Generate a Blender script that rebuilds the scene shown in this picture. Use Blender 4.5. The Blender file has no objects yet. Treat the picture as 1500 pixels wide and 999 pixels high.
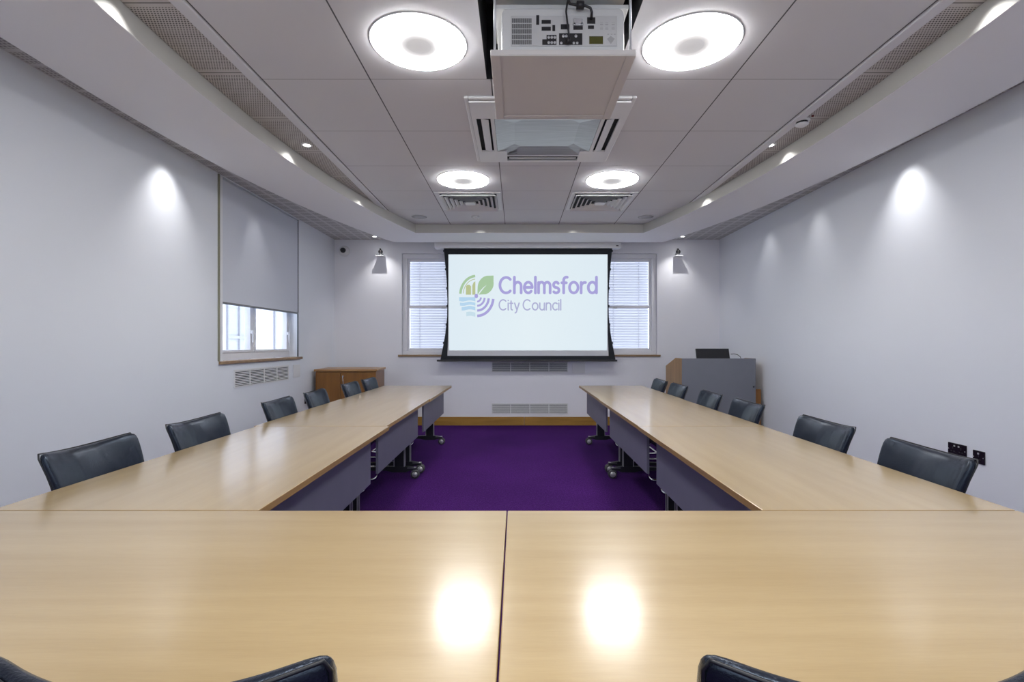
import bpy, bmesh, math, random
from mathutils import Vector, Matrix
random.seed(4)
PI = math.pi
SC = bpy.context.scene
COL = SC.collection

# ------------------------------------------------------------------ helpers
def srgb(r, g, b):
    def f(c):
        c /= 255.0
        return c / 12.92 if c <= 0.04045 else ((c + 0.055) / 1.055) ** 2.4
    return (f(r), f(g), f(b), 1.0)

def lin(r, g, b):
    return (r, g, b, 1.0)

class MB:
    """collects shapes and links them as one mesh object"""
    def __init__(self):
        self.v = []; self.f = []; self.m = []; self.s = []
    def add(self, verts, faces, mat=0, smooth=False):
        o = len(self.v)
        self.v += [tuple(p) for p in verts]
        for f in faces:
            self.f.append(tuple(i + o for i in f)); self.m.append(mat); self.s.append(smooth)
        return self
    def quad(self, a, b, c, d, mat=0):
        return self.add([a, b, c, d], [(0, 1, 2, 3)], mat)
    def box(self, x0, x1, y0, y1, z0, z1, mat=0):
        v = [(x0,y0,z0),(x1,y0,z0),(x1,y1,z0),(x0,y1,z0),(x0,y0,z1),(x1,y0,z1),(x1,y1,z1),(x0,y1,z1)]
        return self.add(v, [(0,3,2,1),(4,5,6,7),(0,1,5,4),(1,2,6,5),(2,3,7,6),(3,0,4,7)], mat)
    def prism(self, pts, axis, a, b, mat=0):
        """extrude a 2-D outline along an axis; pts are the two other coordinates in order"""
        n = len(pts)
        def P(p, t):
            if axis == 'x': return (t, p[0], p[1])
            if axis == 'y': return (p[0], t, p[1])
            return (p[0], p[1], t)
        v = [P(p, a) for p in pts] + [P(p, b) for p in pts]
        f = [tuple(range(n)), tuple(range(2*n-1, n-1, -1))]
        f += [(i, (i+1) % n, n + (i+1) % n, n + i) for i in range(n)]
        return self.add(v, f, mat)
    def tube(self, path, r, n=10, mat=0, closed=False):
        pts = [Vector(p) for p in path]; k = len(pts)
        rings = []; up = None
        for i, p in enumerate(pts):
            if closed: t = pts[(i+1) % k] - pts[i-1]
            elif i == 0: t = pts[1] - pts[0]
            elif i == k-1: t = pts[-1] - pts[-2]
            else: t = (pts[i+1] - p).normalized() + (p - pts[i-1]).normalized()
            t.normalize()
            if up is None:
                up = Vector((0,0,1)) if abs(t.z) < 0.9 else Vector((1,0,0))
            a = t.cross(up)
            if a.length < 1e-4: a = t.orthogonal()
            a.normalize(); b = a.cross(t).normalized(); up = b
            rr = r[i] if isinstance(r, (list, tuple)) else r
            rings.append([p + a*math.cos(2*PI*j/n)*rr + b*math.sin(2*PI*j/n)*rr for j in range(n)])
        v = [q for R in rings for q in R]; f = []
        for i in range(k if closed else k-1):
            for j in range(n):
                f.append((i*n+j, i*n+(j+1) % n, ((i+1) % k)*n+(j+1) % n, ((i+1) % k)*n+j))
        if not closed:
            f.append(tuple(range(n-1, -1, -1))); f.append(tuple((k-1)*n + j for j in range(n)))
        return self.add(v, f, mat, True)
    def lathe(self, prof, c=(0,0,0), axis='z', n=32, mat=0, smooth=True):
        """prof: list of (radius, height along axis)"""
        def P(r, h, a):
            x, y = r*math.cos(a), r*math.sin(a)
            if axis == 'z': return (c[0]+x, c[1]+y, c[2]+h)
            if axis == 'y': return (c[0]+x, c[1]+h, c[2]+y)
            return (c[0]+h, c[1]+x, c[2]+y)
        v = []; f = []
        for r, h in prof:
            v += [P(max(r, 1e-5), h, 2*PI*j/n) for j in range(n)]
        for i in range(len(prof)-1):
            for j in range(n):
                f.append((i*n+j, i*n+(j+1) % n, (i+1)*n+(j+1) % n, (i+1)*n+j))
        if prof[0][0] > 1e-4: f.append(tuple(range(n)))
        if prof[-1][0] > 1e-4: f.append(tuple((len(prof)-1)*n + j for j in range(n)))
        return self.add(v, f, mat, smooth)
    def build(self, name, mats, parent=None, bevel=0, seg=2, subsurf=0, recalc=True):
        me = bpy.data.meshes.new(name)
        me.from_pydata(self.v, [], self.f)
        if not isinstance(mats, (list, tuple)): mats = [mats]
        for m in mats: me.materials.append(m)
        for p, mi, sm in zip(me.polygons, self.m, self.s):
            p.material_index = mi; p.use_smooth = sm
        if recalc:
            bm = bmesh.new(); bm.from_mesh(me)
            bmesh.ops.recalc_face_normals(bm, faces=bm.faces)
            bm.to_mesh(me); bm.free()
        o = bpy.data.objects.new(name, me); COL.objects.link(o)
        if parent is not None: o.parent = parent
        if bevel:
            b = o.modifiers.new('bevel', 'BEVEL'); b.width = bevel; b.segments = seg; b.limit_method = 'ANGLE'
            b.angle_limit = math.radians(40); b.harden_normals = False
        if subsurf:
            s = o.modifiers.new('sub', 'SUBSURF'); s.levels = subsurf; s.render_levels = subsurf
        return o

def tag(o, label, cat, group=None):
    o['label'] = label; o['category'] = cat
    if group: o['group'] = group
    return o
def thing(name, label, cat, loc=(0,0,0), rz=0, group=None):
    o = bpy.data.objects.new(name, None); COL.objects.link(o)
    o.empty_display_size = 0.1
    o.location = loc; o.rotation_euler = (0, 0, rz)
    return tag(o, label, cat, group)
def struct(o):
    o['kind'] = 'structure'; return o
def dup(root, loc, rz, label, group=None):
    r = root.copy(); COL.objects.link(r); r.location = loc; r.rotation_euler = (0, 0, rz); r['label'] = label
    if group: r['group'] = group
    for ch in list(root.children):
        c = ch.copy(); COL.objects.link(c); c.parent = r
        for g in list(ch.children):
            d = g.copy(); COL.objects.link(d); d.parent = c
    return r

# ------------------------------------------------------------------ materials
class NT:
    def __init__(self, name):
        self.mat = bpy.data.materials.new(name); self.mat.use_nodes = True
        self.t = self.mat.node_tree; self.n = self.t.nodes; self.l = self.t.links
        self.b = self.n['Principled BSDF']
        self.out = self.n['Material Output']
    def node(self, typ, **kw):
        n = self.n.new(typ)
        for k, v in kw.items(): setattr(n, k, v)
        return n
    def link(self, a, b): self.l.new(a, b)
    def coords(self, scale=(1,1,1), kind='Object'):
        tc = self.node('ShaderNodeTexCoord'); mp = self.node('ShaderNodeMapping')
        mp.inputs['Scale'].default_value = scale
        self.link(tc.outputs[kind], mp.inputs['Vector']); return mp.outputs['Vector']
    def noise(self, vec, scale=5, detail=3, rough=0.5):
        n = self.node('ShaderNodeTexNoise'); n.inputs['Scale'].default_value = scale
        n.inputs['Detail'].default_value = detail; n.inputs['Roughness'].default_value = rough
        self.link(vec, n.inputs['Vector']); return n.outputs['Fac']
    def ramp(self, fac, stops):
        r = self.node('ShaderNodeValToRGB'); e = r.color_ramp.elements
        while len(e) < len(stops): e.new(0.5)
        for i, (p, c) in enumerate(stops): e[i].position = p; e[i].color = c
        self.link(fac, r.inputs['Fac']); return r.outputs['Color']
    def math(self, op, a, b=None, c=None):
        m = self.node('ShaderNodeMath', operation=op)
        for i, x in enumerate((a, b, c)):
            if x is None: continue
            if isinstance(x, (int, float)): m.inputs[i].default_value = x
            else: self.link(x, m.inputs[i])
        return m.outputs[0]
    def mix(self, fac, a, b):
        m = self.node('ShaderNodeMix', data_type='RGBA')
        for s, x in ((m.inputs[0], fac), (m.inputs[6], a), (m.inputs[7], b)):
            if isinstance(x, (tuple, float, int)): s.default_value = x
            else: self.link(x, s)
        return m.outputs[2]
    def bump(self, h, strength=0.2, dist=0.01):
        b = self.node('ShaderNodeBump'); b.inputs['Strength'].default_value = strength; b.inputs['Distance'].default_value = dist
        self.link(h, b.inputs['Height']); self.link(b.outputs['Normal'], self.b.inputs['Normal'])
    def set(self, **kw):
        for k, v in kw.items():
            s = self.b.inputs[k.replace('_', ' ')]
            if isinstance(v, (tuple, float, int)): s.default_value = v
            else: self.link(v, s)
        return self.mat

def plain(name, col, rough=0.5, metal=0.0, var=0.04, scale=8, bump=0.0, **kw):
    t = NT(name); v = t.coords(); n = t.noise(v, scale, 3)
    a = tuple(c*(1-var) for c in col[:3]) + (1,); b = tuple(min(1, c*(1+var)) for c in col[:3]) + (1,)
    t.set(Base_Color=t.ramp(n, [(0.3, a), (0.7, b)]), Roughness=rough, Metallic=metal, **kw)
    if bump: t.bump(t.noise(v, scale*40, 2), bump, 0.002)
    return t.mat

def emission(name, col, strength):
    t = NT(name); t.set(Base_Color=(0,0,0,1), Roughness=0.6, Emission_Color=col, Emission_Strength=strength)
    return t.mat

M = {}
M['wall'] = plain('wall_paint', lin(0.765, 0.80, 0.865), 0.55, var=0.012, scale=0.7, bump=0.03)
M['wall_back'] = plain('back_wall_lit_paint', lin(0.82, 0.83, 0.885), 0.55, var=0.012, scale=0.7, bump=0.03)  # lighter than the other walls, in place of light missing at the far end
M['bulk'] = plain('bulkhead_paint', lin(0.70, 0.70, 0.735), 0.6, var=0.012, scale=1.0)
M['white'] = plain('white_plastic', lin(0.74, 0.75, 0.77), 0.4, var=0.015)
M['upvc'] = plain('white_window_frame', lin(0.74, 0.75, 0.80), 0.35, var=0.015)
M['black'] = plain('black_plastic', lin(0.012, 0.012, 0.015), 0.4, var=0.1)
M['dark'] = plain('dark_void', lin(0.008, 0.009, 0.012), 0.8)
M['socket'] = plain('dark_socket_plate', lin(0.012, 0.008, 0.014), 0.25, var=0.1)
M['chrome'] = plain('chrome', lin(0.75, 0.76, 0.78), 0.12, 1.0, var=0.02)
M['silver'] = plain('silver_paint', lin(0.55, 0.56, 0.58), 0.35, 0.6, var=0.03)
M['darkmetal'] = plain('dark_metal', lin(0.035, 0.037, 0.045), 0.35, 0.5, var=0.05)
M['tyre'] = plain('caster_rubber', lin(0.06, 0.06, 0.065), 0.6)
M['greyvent'] = plain('grey_vent_depth', lin(0.20, 0.21, 0.235), 0.7)
M['blackfabric'] = plain('black_screen_border', lin(0.004, 0.008, 0.014), 0.7, var=0.1)
M['panel'] = plain('grey_laminate', lin(0.155, 0.155, 0.215), 0.5, var=0.03, bump=0.05)
M['lecterngrey'] = plain('grey_lectern_laminate', lin(0.17, 0.18, 0.215), 0.45, var=0.02)
M['olive'] = plain('olive_timber_edge', lin(0.24, 0.235, 0.17), 0.5)
M['lcd'] = plain('olive_lcd', lin(0.07, 0.07, 0.012), 0.25)
M['projector'] = plain('projector_shell', lin(0.62, 0.63, 0.63), 0.35, var=0.02)
M['liftpanel'] = plain('lift_panel_paint', lin(0.60, 0.575, 0.565), 0.5, var=0.01)

def wood(name, light, dark, rough, stretch, coat=0.0, spec=0.5, fine=60):
    t = NT(name); v = t.coords(stretch)
    n1 = t.noise(v, 2.2, 4, 0.55); n2 = t.noise(v, fine, 2, 0.5)
    base = t.ramp(n1, [(0.32, dark), (0.68, light)])
    streak = t.ramp(n2, [(0.35, (0.90, 0.88, 0.85, 1)), (0.6, (1, 1, 1, 1))])
    m = t.node('ShaderNodeMix', data_type='RGBA', blend_type='MULTIPLY'); m.inputs[0].default_value = 0.35
    t.link(base, m.inputs[6]); t.link(streak, m.inputs[7])
    t.set(Base_Color=m.outputs[2], Roughness=rough, Coat_Weight=coat, Coat_Roughness=0.18, Coat_IOR=1.65, Specular_IOR_Level=spec)
    return t.mat
M['beech'] = wood('beech_top', lin(0.51, 0.375, 0.182), lin(0.445, 0.315, 0.140), 0.33, (0.35, 6.0, 1.0), coat=1.0)
M['beech_edge'] = wood('beech_edge', lin(0.33, 0.20, 0.075), lin(0.24, 0.14, 0.05), 0.4, (0.6, 6, 6))
M['brownwood'] = wood('brown_cabinet_wood', lin(0.265, 0.115, 0.022), lin(0.19, 0.075, 0.013), 0.35, (5, 5, 0.6))
M['cabinet_top'] = wood('cabinet_top_wood', lin(0.40, 0.22, 0.09), lin(0.30, 0.15, 0.05), 0.35, (0.6, 6, 6))
M['lecternwood'] = wood('lectern_wood', lin(0.37, 0.215, 0.085), lin(0.25, 0.14, 0.05), 0.4, (5, 5, 0.6))
M['baseboard'] = wood('oak_baseboard', lin(0.42, 0.235, 0.045), lin(0.31, 0.165, 0.028), 0.4, (0.8, 8, 8))
M['sill'] = wood('oak_sill', lin(0.33, 0.22, 0.12), lin(0.24, 0.15, 0.075), 0.4, (0.8, 8, 8))

# leather: near black, soft creases
t = NT('black_leather'); v = t.coords((1, 1, 1))
wv = t.coords((9, 4, 4)); cr = t.noise(wv, 1.0, 2, 0.45); gr = t.noise(v, 260, 2)
h = t.math('ADD', t.math('MULTIPLY', cr, 1.0), t.math('MULTIPLY', gr, 0.06))
t.set(Base_Color=t.ramp(t.noise(v, 6), [(0.3, lin(0.006, 0.0075, 0.013)), (0.7, lin(0.011, 0.0135, 0.022))]), Roughness=0.27, Specular_IOR_Level=0.55, Specular_Tint=(0.62, 0.78, 1.0, 1))  # blue specular tint put in to imitate reflected window light
t.bump(h, 0.42, 0.03); M['leather'] = t.mat
M['piping'] = plain('black_leather_piping', lin(0.009, 0.01, 0.013), 0.4, var=0.1)

# carpet
t = NT('purple_carpet'); v = t.coords()
fine = t.noise(v, 110, 4, 0.85); big = t.noise(v, 1.3, 2); mid = t.noise(v, 45, 3, 0.7)
c1 = t.ramp(fine, [(0.30, lin(0.020, 0.003, 0.050)), (0.52, lin(0.060, 0.011, 0.128)), (0.76, lin(0.135, 0.042, 0.240))])
m = t.node('ShaderNodeMix', data_type='RGBA', blend_type='MULTIPLY'); m.inputs[0].default_value = 0.75
t.link(c1, m.inputs[6]); t.link(t.ramp(t.math('ADD', t.math('MULTIPLY', mid, 0.6), t.math('MULTIPLY', big, 0.4)), [(0.38, (0.6, 0.58, 0.66, 1)), (0.62, (1.12, 1.1, 1.15, 1))]), m.inputs[7])
t.set(Base_Color=m.outputs[2], Roughness=0.95, Specular_IOR_Level=0.1, Sheen_Weight=0.0)
t.bump(fine, 0.6, 0.01); M['carpet'] = t.mat

# ceiling tiles: joint lines by world position (x joints at given places, y joints on a 0.755 pitch)
XJ = [-1.586, -0.914, -0.160, 0.578, 1.339, 2.018]
Y_J0, Y_P = 6.88, 0.755
t = NT('ceiling_tiles'); tc = t.node('ShaderNodeTexCoord'); sp = t.node('ShaderNodeSeparateXYZ')
t.link(tc.outputs['Object'], sp.inputs[0])
acc = None
for xj in XJ:
    d = t.math('ABSOLUTE', t.math('SUBTRACT', sp.outputs['X'], xj))
    l = t.math('LESS_THAN', d, 0.0042)
    acc = l if acc is None else t.math('MAXIMUM', acc, l)
fy = t.math('FRACT', t.math('DIVIDE', t.math('SUBTRACT', sp.outputs['Y'], Y_J0 - 20*Y_P), Y_P))
ly = t.math('LESS_THAN', t.math('ABSOLUTE', t.math('SUBTRACT', fy, 0.5)), 0.5 - 0.0032/Y_P)
ly = t.math('SUBTRACT', 1.0, ly)
nv = t.noise(tc.outputs['Object'], 1.2, 2)
tile = t.ramp(nv, [(0.3, lin(0.635, 0.635, 0.665)), (0.7, lin(0.66, 0.66, 0.69))])
c = t.mix(t.math('MULTIPLY', ly, 0.55), tile, lin(0.16, 0.155, 0.17))
c = t.mix(t.math('MULTIPLY', acc, 0.92), c, lin(0.05, 0.05, 0.06))
t.set(Base_Color=c, Roughness=0.75); M['tiles'] = t.mat

# perforated strip (staggered round holes, plain band at every panel joint)
def perforated(name, pitch, rad, panel, base, hole, band=0.03):
    t = NT(name); tc = t.node('ShaderNodeTexCoord'); sp = t.node('ShaderNodeSeparateXYZ')
    t.link(tc.outputs['Object'], sp.inputs[0])
    X = t.math('DIVIDE', sp.outputs['X'], pitch); Y = t.math('DIVIDE', sp.outputs['Y'], pitch)
    row = t.math('FLOOR', Y)
    off = t.math('MULTIPLY', t.math('MODULO', t.math('ABSOLUTE', row), 2.0), 0.5)
    dx = t.math('SUBTRACT', t.math('FRACT', t.math('ADD', X, off)), 0.5)
    dy = t.math('SUBTRACT', t.math('FRACT', Y), 0.5)
    r2 = t.math('ADD', t.math('MULTIPLY', dx, dx), t.math('MULTIPLY', dy, dy))
    h = t.math('LESS_THAN', r2, (rad/pitch)**2)
    pf = t.math('ABSOLUTE', t.math('SUBTRACT', t.math('FRACT', t.math('DIVIDE', t.math('ADD', sp.outputs['Y'], 20.0 - 0.09), panel)), 0.5))
    inner = t.math('LESS_THAN', pf, 0.5 - band/panel)
    joint = t.math('GREATER_THAN', pf, 0.5 - 0.005/panel)
    h = t.math('MULTIPLY', h, inner)
    c = t.mix(h, base, hole); c = t.mix(t.math('MULTIPLY', joint, 0.7), c, hole)
    t.set(Base_Color=c, Roughness=0.7); return t.mat
M['perf'] = perforated('perforated_strip', 0.0155, 0.0044, 0.62, lin(0.56, 0.54, 0.53), lin(0.05, 0.045, 0.045))
# outer ceiling: small square groups of holes with plain bands
t = NT('perforated_squares'); tc = t.node('ShaderNodeTexCoord'); sp = t.node('ShaderNodeSeparateXYZ')
t.link(tc.outputs['Object'], sp.inputs[0])
def cell(sock, p, w):
    return t.math('LESS_THAN', t.math('ABSOLUTE', t.math('SUBTRACT', t.math('FRACT', t.math('DIVIDE', t.math('ADD', sock, 20), p)), 0.5)), w)
sq = t.math('MULTIPLY', cell(sp.outputs['X'], 0.15, 0.40), cell(sp.outputs['Y'], 0.15, 0.40))
ho = t.math('MULTIPLY', cell(sp.outputs['X'], 0.025, 0.30), cell(sp.outputs['Y'], 0.025, 0.30))
c = t.mix(t.math('MULTIPLY', sq, t.math('ADD', 0.15, t.math('MULTIPLY', ho, 0.55))), lin(0.60, 0.60, 0.62), lin(0.16, 0.16, 0.17))
t.set(Base_Color=c, Roughness=0.75); M['perf_square'] = t.mat

# brushed steel
t = NT('brushed_steel'); v = t.coords((1, 30, 1)); n = t.noise(v, 3, 3)
t.set(Base_Color=t.ramp(n, [(0.3, lin(0.36, 0.36, 0.36)), (0.7, lin(0.50, 0.50, 0.505))]), Metallic=1.0,
      Roughness=t.ramp(n, [(0, (0.25,)*3+(1,)), (1, (0.38,)*3+(1,))])); M['steel'] = t.mat

# glass as thin sheet: see-through with a fresnel reflection
t = NT('window_glass'); tr = t.node('ShaderNodeBsdfTransparent'); gl = t.node('ShaderNodeBsdfGlossy'); gl.inputs['Roughness'].default_value = 0.02
lw = t.node('ShaderNodeLayerWeight'); mx = t.node('ShaderNodeMixShader')
tr.inputs['Color'].default_value = (0.95, 0.97, 1, 1)
t.link(t.math('ADD', 0.03, t.math('MULTIPLY', 0.7, t.math('POWER', lw.outputs['Facing'], 5.0))), mx.inputs[0]); t.link(tr.outputs[0], mx.inputs[1]); t.link(gl.outputs[0], mx.inputs[2])
t.link(mx.outputs[0], t.out.inputs['Surface']); M['glass'] = t.mat

# fabric of roller blind: diffuse with some light coming through
def translucent(name, col, tcol, fac):
    t = NT(name); d = t.node('ShaderNodeBsdfDiffuse'); tl = t.node('ShaderNodeBsdfTranslucent'); mx = t.node('ShaderNodeMixShader')
    n = t.noise(t.coords(), 300, 2)
    t.link(t.ramp(n, [(0.3, tuple(c*0.96 for c in col[:3])+(1,)), (0.7, col)]), d.inputs['Color'])
    tl.inputs['Color'].default_value = tcol; mx.inputs[0].default_value = fac
    t.link(d.outputs[0], mx.inputs[1]); t.link(tl.outputs[0], mx.inputs[2]); t.link(mx.outputs[0], t.out.inputs['Surface'])
    return t.mat
M['roller'] = translucent('roller_blind_fabric', lin(0.66, 0.69, 0.77), lin(0.5, 0.58, 0.8), 0.06)
M['slat'] = translucent('venetian_slats', lin(0.66, 0.66, 0.70), lin(0.86, 0.86, 0.94), 0.20)

# lamp diffuser: bright ring around a dim centre
t = NT('lamp_diffuser'); tc = t.node('ShaderNodeTexCoord'); ln = t.node('ShaderNodeVectorMath', operation='LENGTH')
sx = t.node('ShaderNodeVectorMath', operation='MULTIPLY'); sx.inputs[1].default_value = (1, 1, 0)
t.link(tc.outputs['Object'], sx.inputs[0]); t.link(sx.outputs[0], ln.inputs[0])
k = t.ramp(t.math('DIVIDE', ln.outputs['Value'], 0.257), [(0.0, (0.0075,)*3+(1,)), (0.25, (0.0085,)*3+(1,)), (0.34, (0.015,)*3+(1,)), (0.41, (0.03,)*3+(1,)), (0.55, (1, 1, 1, 1))])
LAMP = 46.0
t.set(Base_Color=lin(0.5, 0.5, 0.52), Emission_Color=lin(1, 0.99, 0.985), Emission_Strength=t.math('MULTIPLY', k, LAMP)); M['lamp'] = t.mat
M['spot_glow'] = emission('spot_glow', lin(1, 0.98, 0.95), 12)

# ------------------------------------------------------------------ dimensions (metres, camera stands at x=0 y=0)
EYE = 1.283
CEIL = 2.933; BULK = 2.811
XL, XR, YB, YF = -2.88, 3.20, 7.87, -1.35          # left, right, back (far) and near walls
CX = 0.176                                          # middle of the room

# ------------------------------------------------------------------ room shell
struct(MB().box(XL-0.3, XR+0.3, YF-0.3, YB+0.3, -0.12, 0.0).build('floor', M['carpet']))

def wall_grid(name, plane, fixed, thick, u0, u1, v0, v1, holes, mat):
    """wall as a slab with rectangular holes; plane 'x' (u=y) or 'y' (u=x)"""
    us = sorted({u0, u1, *[h[0] for h in holes], *[h[1] for h in holes]})
    vs = sorted({v0, v1, *[h[2] for h in holes], *[h[3] for h in holes]})
    b = MB()
    def P(u, v, t):
        return (fixed + t, u, v) if plane == 'x' else (u, fixed + t, v)
    def solid(i, j):
        if i < 0 or j < 0 or i >= len(us)-1 or j >= len(vs)-1: return False
        cu, cv = (us[i]+us[i+1])/2, (vs[j]+vs[j+1])/2
        return not any(h[0] < cu < h[1] and h[2] < cv < h[3] for h in holes)
    for i in range(len(us)-1):
        for j in range(len(vs)-1):
            if not solid(i, j): continue
            a, c, d, e = us[i], us[i+1], vs[j], vs[j+1]
            b.quad(P(a,d,0), P(c,d,0), P(c,e,0), P(a,e,0)); b.quad(P(a,d,thick), P(a,e,thick), P(c,e,thick), P(c,d,thick))
            if not solid(i-1, j): b.quad(P(a,d,0), P(a,e,0), P(a,e,thick), P(a,d,thick))
            if not solid(i+1, j): b.quad(P(c,d,0), P(c,d,thick), P(c,e,thick), P(c,e,0))
            if not solid(i, j-1): b.quad(P(a,d,0), P(a,d,thick), P(c,d,thick), P(c,d,0))
            if not solid(i, j+1): b.quad(P(a,e,0), P(c,e,0), P(c,e,thick), P(a,e,thick))
    o = b.build(name, mat, recalc=False)
    bm = bmesh.new(); bm.from_mesh(o.data); bmesh.ops.remove_doubles(bm, verts=bm.verts, dist=1e-5)
    bmesh.ops.recalc_face_normals(bm, faces=bm.faces); bm.to_mesh(o.data); bm.free()
    return struct(o)

WL0, WL1, WLZ = 4.85, 6.585, 1.085                  # left window opening along y, sill height
wall_grid('wall_left', 'x', XL, -0.3, YF, YB, 0, 3.1, [(WL0, WL1, WLZ, 2.925)], M['wall'])
wall_grid('wall_right', 'x', XR, 0.3, YF, YB, 0, 3.1, [], M['wall'])
WB = [(-1.815, -0.50), (0.90, 2.215)]; WBZ0, WBZ1 = 1.085, 2.715
wall_grid('wall_back', 'y', YB, 0.3, XL-0.3, XR+0.3, 0, 3.1, [(a, b, WBZ0, WBZ1) for a, b in WB], M['wall_back'])
wall_grid('wall_front', 'y', YF, -0.3, XL-0.3, XR+0.3, 0, 3.1, [], M['wall'])

# baseboards (the far one is made of two boards butted together)
b = MB(); b.box(XL, 0.115, YB-0.018, YB, 0, 0.135); b.box(0.119, XR, YB-0.018, YB, 0, 0.135)
struct(b.build('baseboard_back', M['baseboard'], bevel=0.003))
struct(MB().box(XL, XL+0.018, YF, YB-0.02, 0, 0.135).build('baseboard_left', M['baseboard'], bevel=0.003))
struct(MB().box(XR-0.018, XR, YF, YB-0.02, 0, 0.135).build('baseboard_right', M['baseboard'], bevel=0.003))

# ceiling: tiled middle (with the projector opening), perforated strips beside it, squares outside
HX0, HX1, HY0, HY1 = -0.188, 0.606, Y_J0 - 6*Y_P, Y_J0 - 5*Y_P
b = MB()
def crect(x0, x1, y0, y1, m): b.quad((x0,y0,CEIL), (x0,y1,CEIL), (x1,y1,CEIL), (x1,y0,CEIL), m)
x0, x1 = XJ[0], XJ[-1]
CY0, CY1 = -0.30, 6.88
crect(x0, HX0, CY0, CY1, 0); crect(HX1, x1, CY0, CY1, 0)
crect(HX0, HX1, CY0, HY0, 0); crect(HX0, HX1, HY1, CY1, 0)
crect(x0-0.06, x0, CY0, CY1, 0); crect(x1, x1+0.06, CY0, CY1, 0)
crect(-2.25, x0-0.06, CY0, CY1, 1); crect(x1+0.06, 2.60, CY0, CY1, 1)
crect(XL-0.01, -2.25, YF, YB, 2); crect(2.60, XR+0.01, YF, YB, 2)
crect(-2.25, 2.60, CY1, YB, 2); crect(-2.25, 2.60, YF, CY0, 2)
b.box(HX0-0.3, HX1+0.3, HY0-0.3, HY1+0.3, 3.40, 3.42, 3)
for (a0, a1, c0, c1) in ((HX0-0.02, HX0, HY0, HY1), (HX1, HX1+0.02, HY0, HY1), (HX0, HX1, HY0-0.02, HY0), (HX0, HX1, HY1, HY1+0.02)):
    b.box(a0, a1, c0, c1, CEIL+0.004, 3.40, 3)
struct(b.build('ceiling', [M['tiles'], M['perf'], M['perf_square'], M['dark']], recalc=False))
struct(MB().box(XL-0.3, XR+0.3, YF-0.3, YB+0.3, 3.43, 3.5).build('ceiling_slab', M['dark']))

# raised trim lines along both long sides of the tiled area
for i, (a0, a1) in enumerate(((XJ[0]-0.075, XJ[0]-0.008), (XJ[-1]+0.008, XJ[-1]+0.075))):
    struct(MB().box(a0, a1, CY0, CY1, CEIL-0.014, CEIL-0.001).build('trim_%d' % (i+1), M['bulk'], bevel=0.004))

# the dropped bulkhead: a bowed band running round the middle of the ceiling
def outer(y): return 2.774 - 0.0425*(y-3.28)**2
def inner(y): return 2.109 - 0.0425*(y-3.28)**2
YO0, YO1, YI0, YI1 = -0.93, 7.49, -0.29, 6.85
N = 64
ol, il = [], []
for i in range(N+1):
    s = i/N; yo = YO0 + (YO1-YO0)*s; yi = YI0 + (YI1-YI0)*s
    ol.append((CX-outer(yo), yo)); il.append((CX-inner(yi), yi))
orr = [(2*CX-x, y) for x, y in reversed(ol)]; irr = [(2*CX-x, y) for x, y in reversed(il)]
OUT = ol + orr; INN = il + irr; n = len(OUT)
v = [(x, y, z) for L in (OUT, INN) for z in (BULK, CEIL-0.002) for (x, y) in L]     # out low, out high, in low, in high
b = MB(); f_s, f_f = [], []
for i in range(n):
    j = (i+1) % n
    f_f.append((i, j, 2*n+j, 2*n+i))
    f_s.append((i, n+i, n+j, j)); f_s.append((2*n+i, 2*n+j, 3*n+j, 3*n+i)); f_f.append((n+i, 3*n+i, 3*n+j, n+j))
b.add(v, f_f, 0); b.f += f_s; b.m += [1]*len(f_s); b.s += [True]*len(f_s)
M['bulk_shade'] = plain('bulkhead_side_shade', lin(0.50, 0.50, 0.475), 0.6, var=0.012, scale=1.0)  # sides darkened in colour to imitate weaker light on them
M['bulk_lit'] = plain('bulkhead_underside_lit', lin(0.80, 0.80, 0.835), 0.6, var=0.012, scale=1.0)  # underside lightened in colour to imitate bounce from the floor
o = b.build('trim_3', [M['bulk_lit'], M['bulk_shade']], bevel=0.003); struct(o)
for p in o.data.polygons: p.use_smooth = abs(p.normal.z) < 0.5
o.data.set_sharp_from_angle(angle=math.radians(35))

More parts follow.
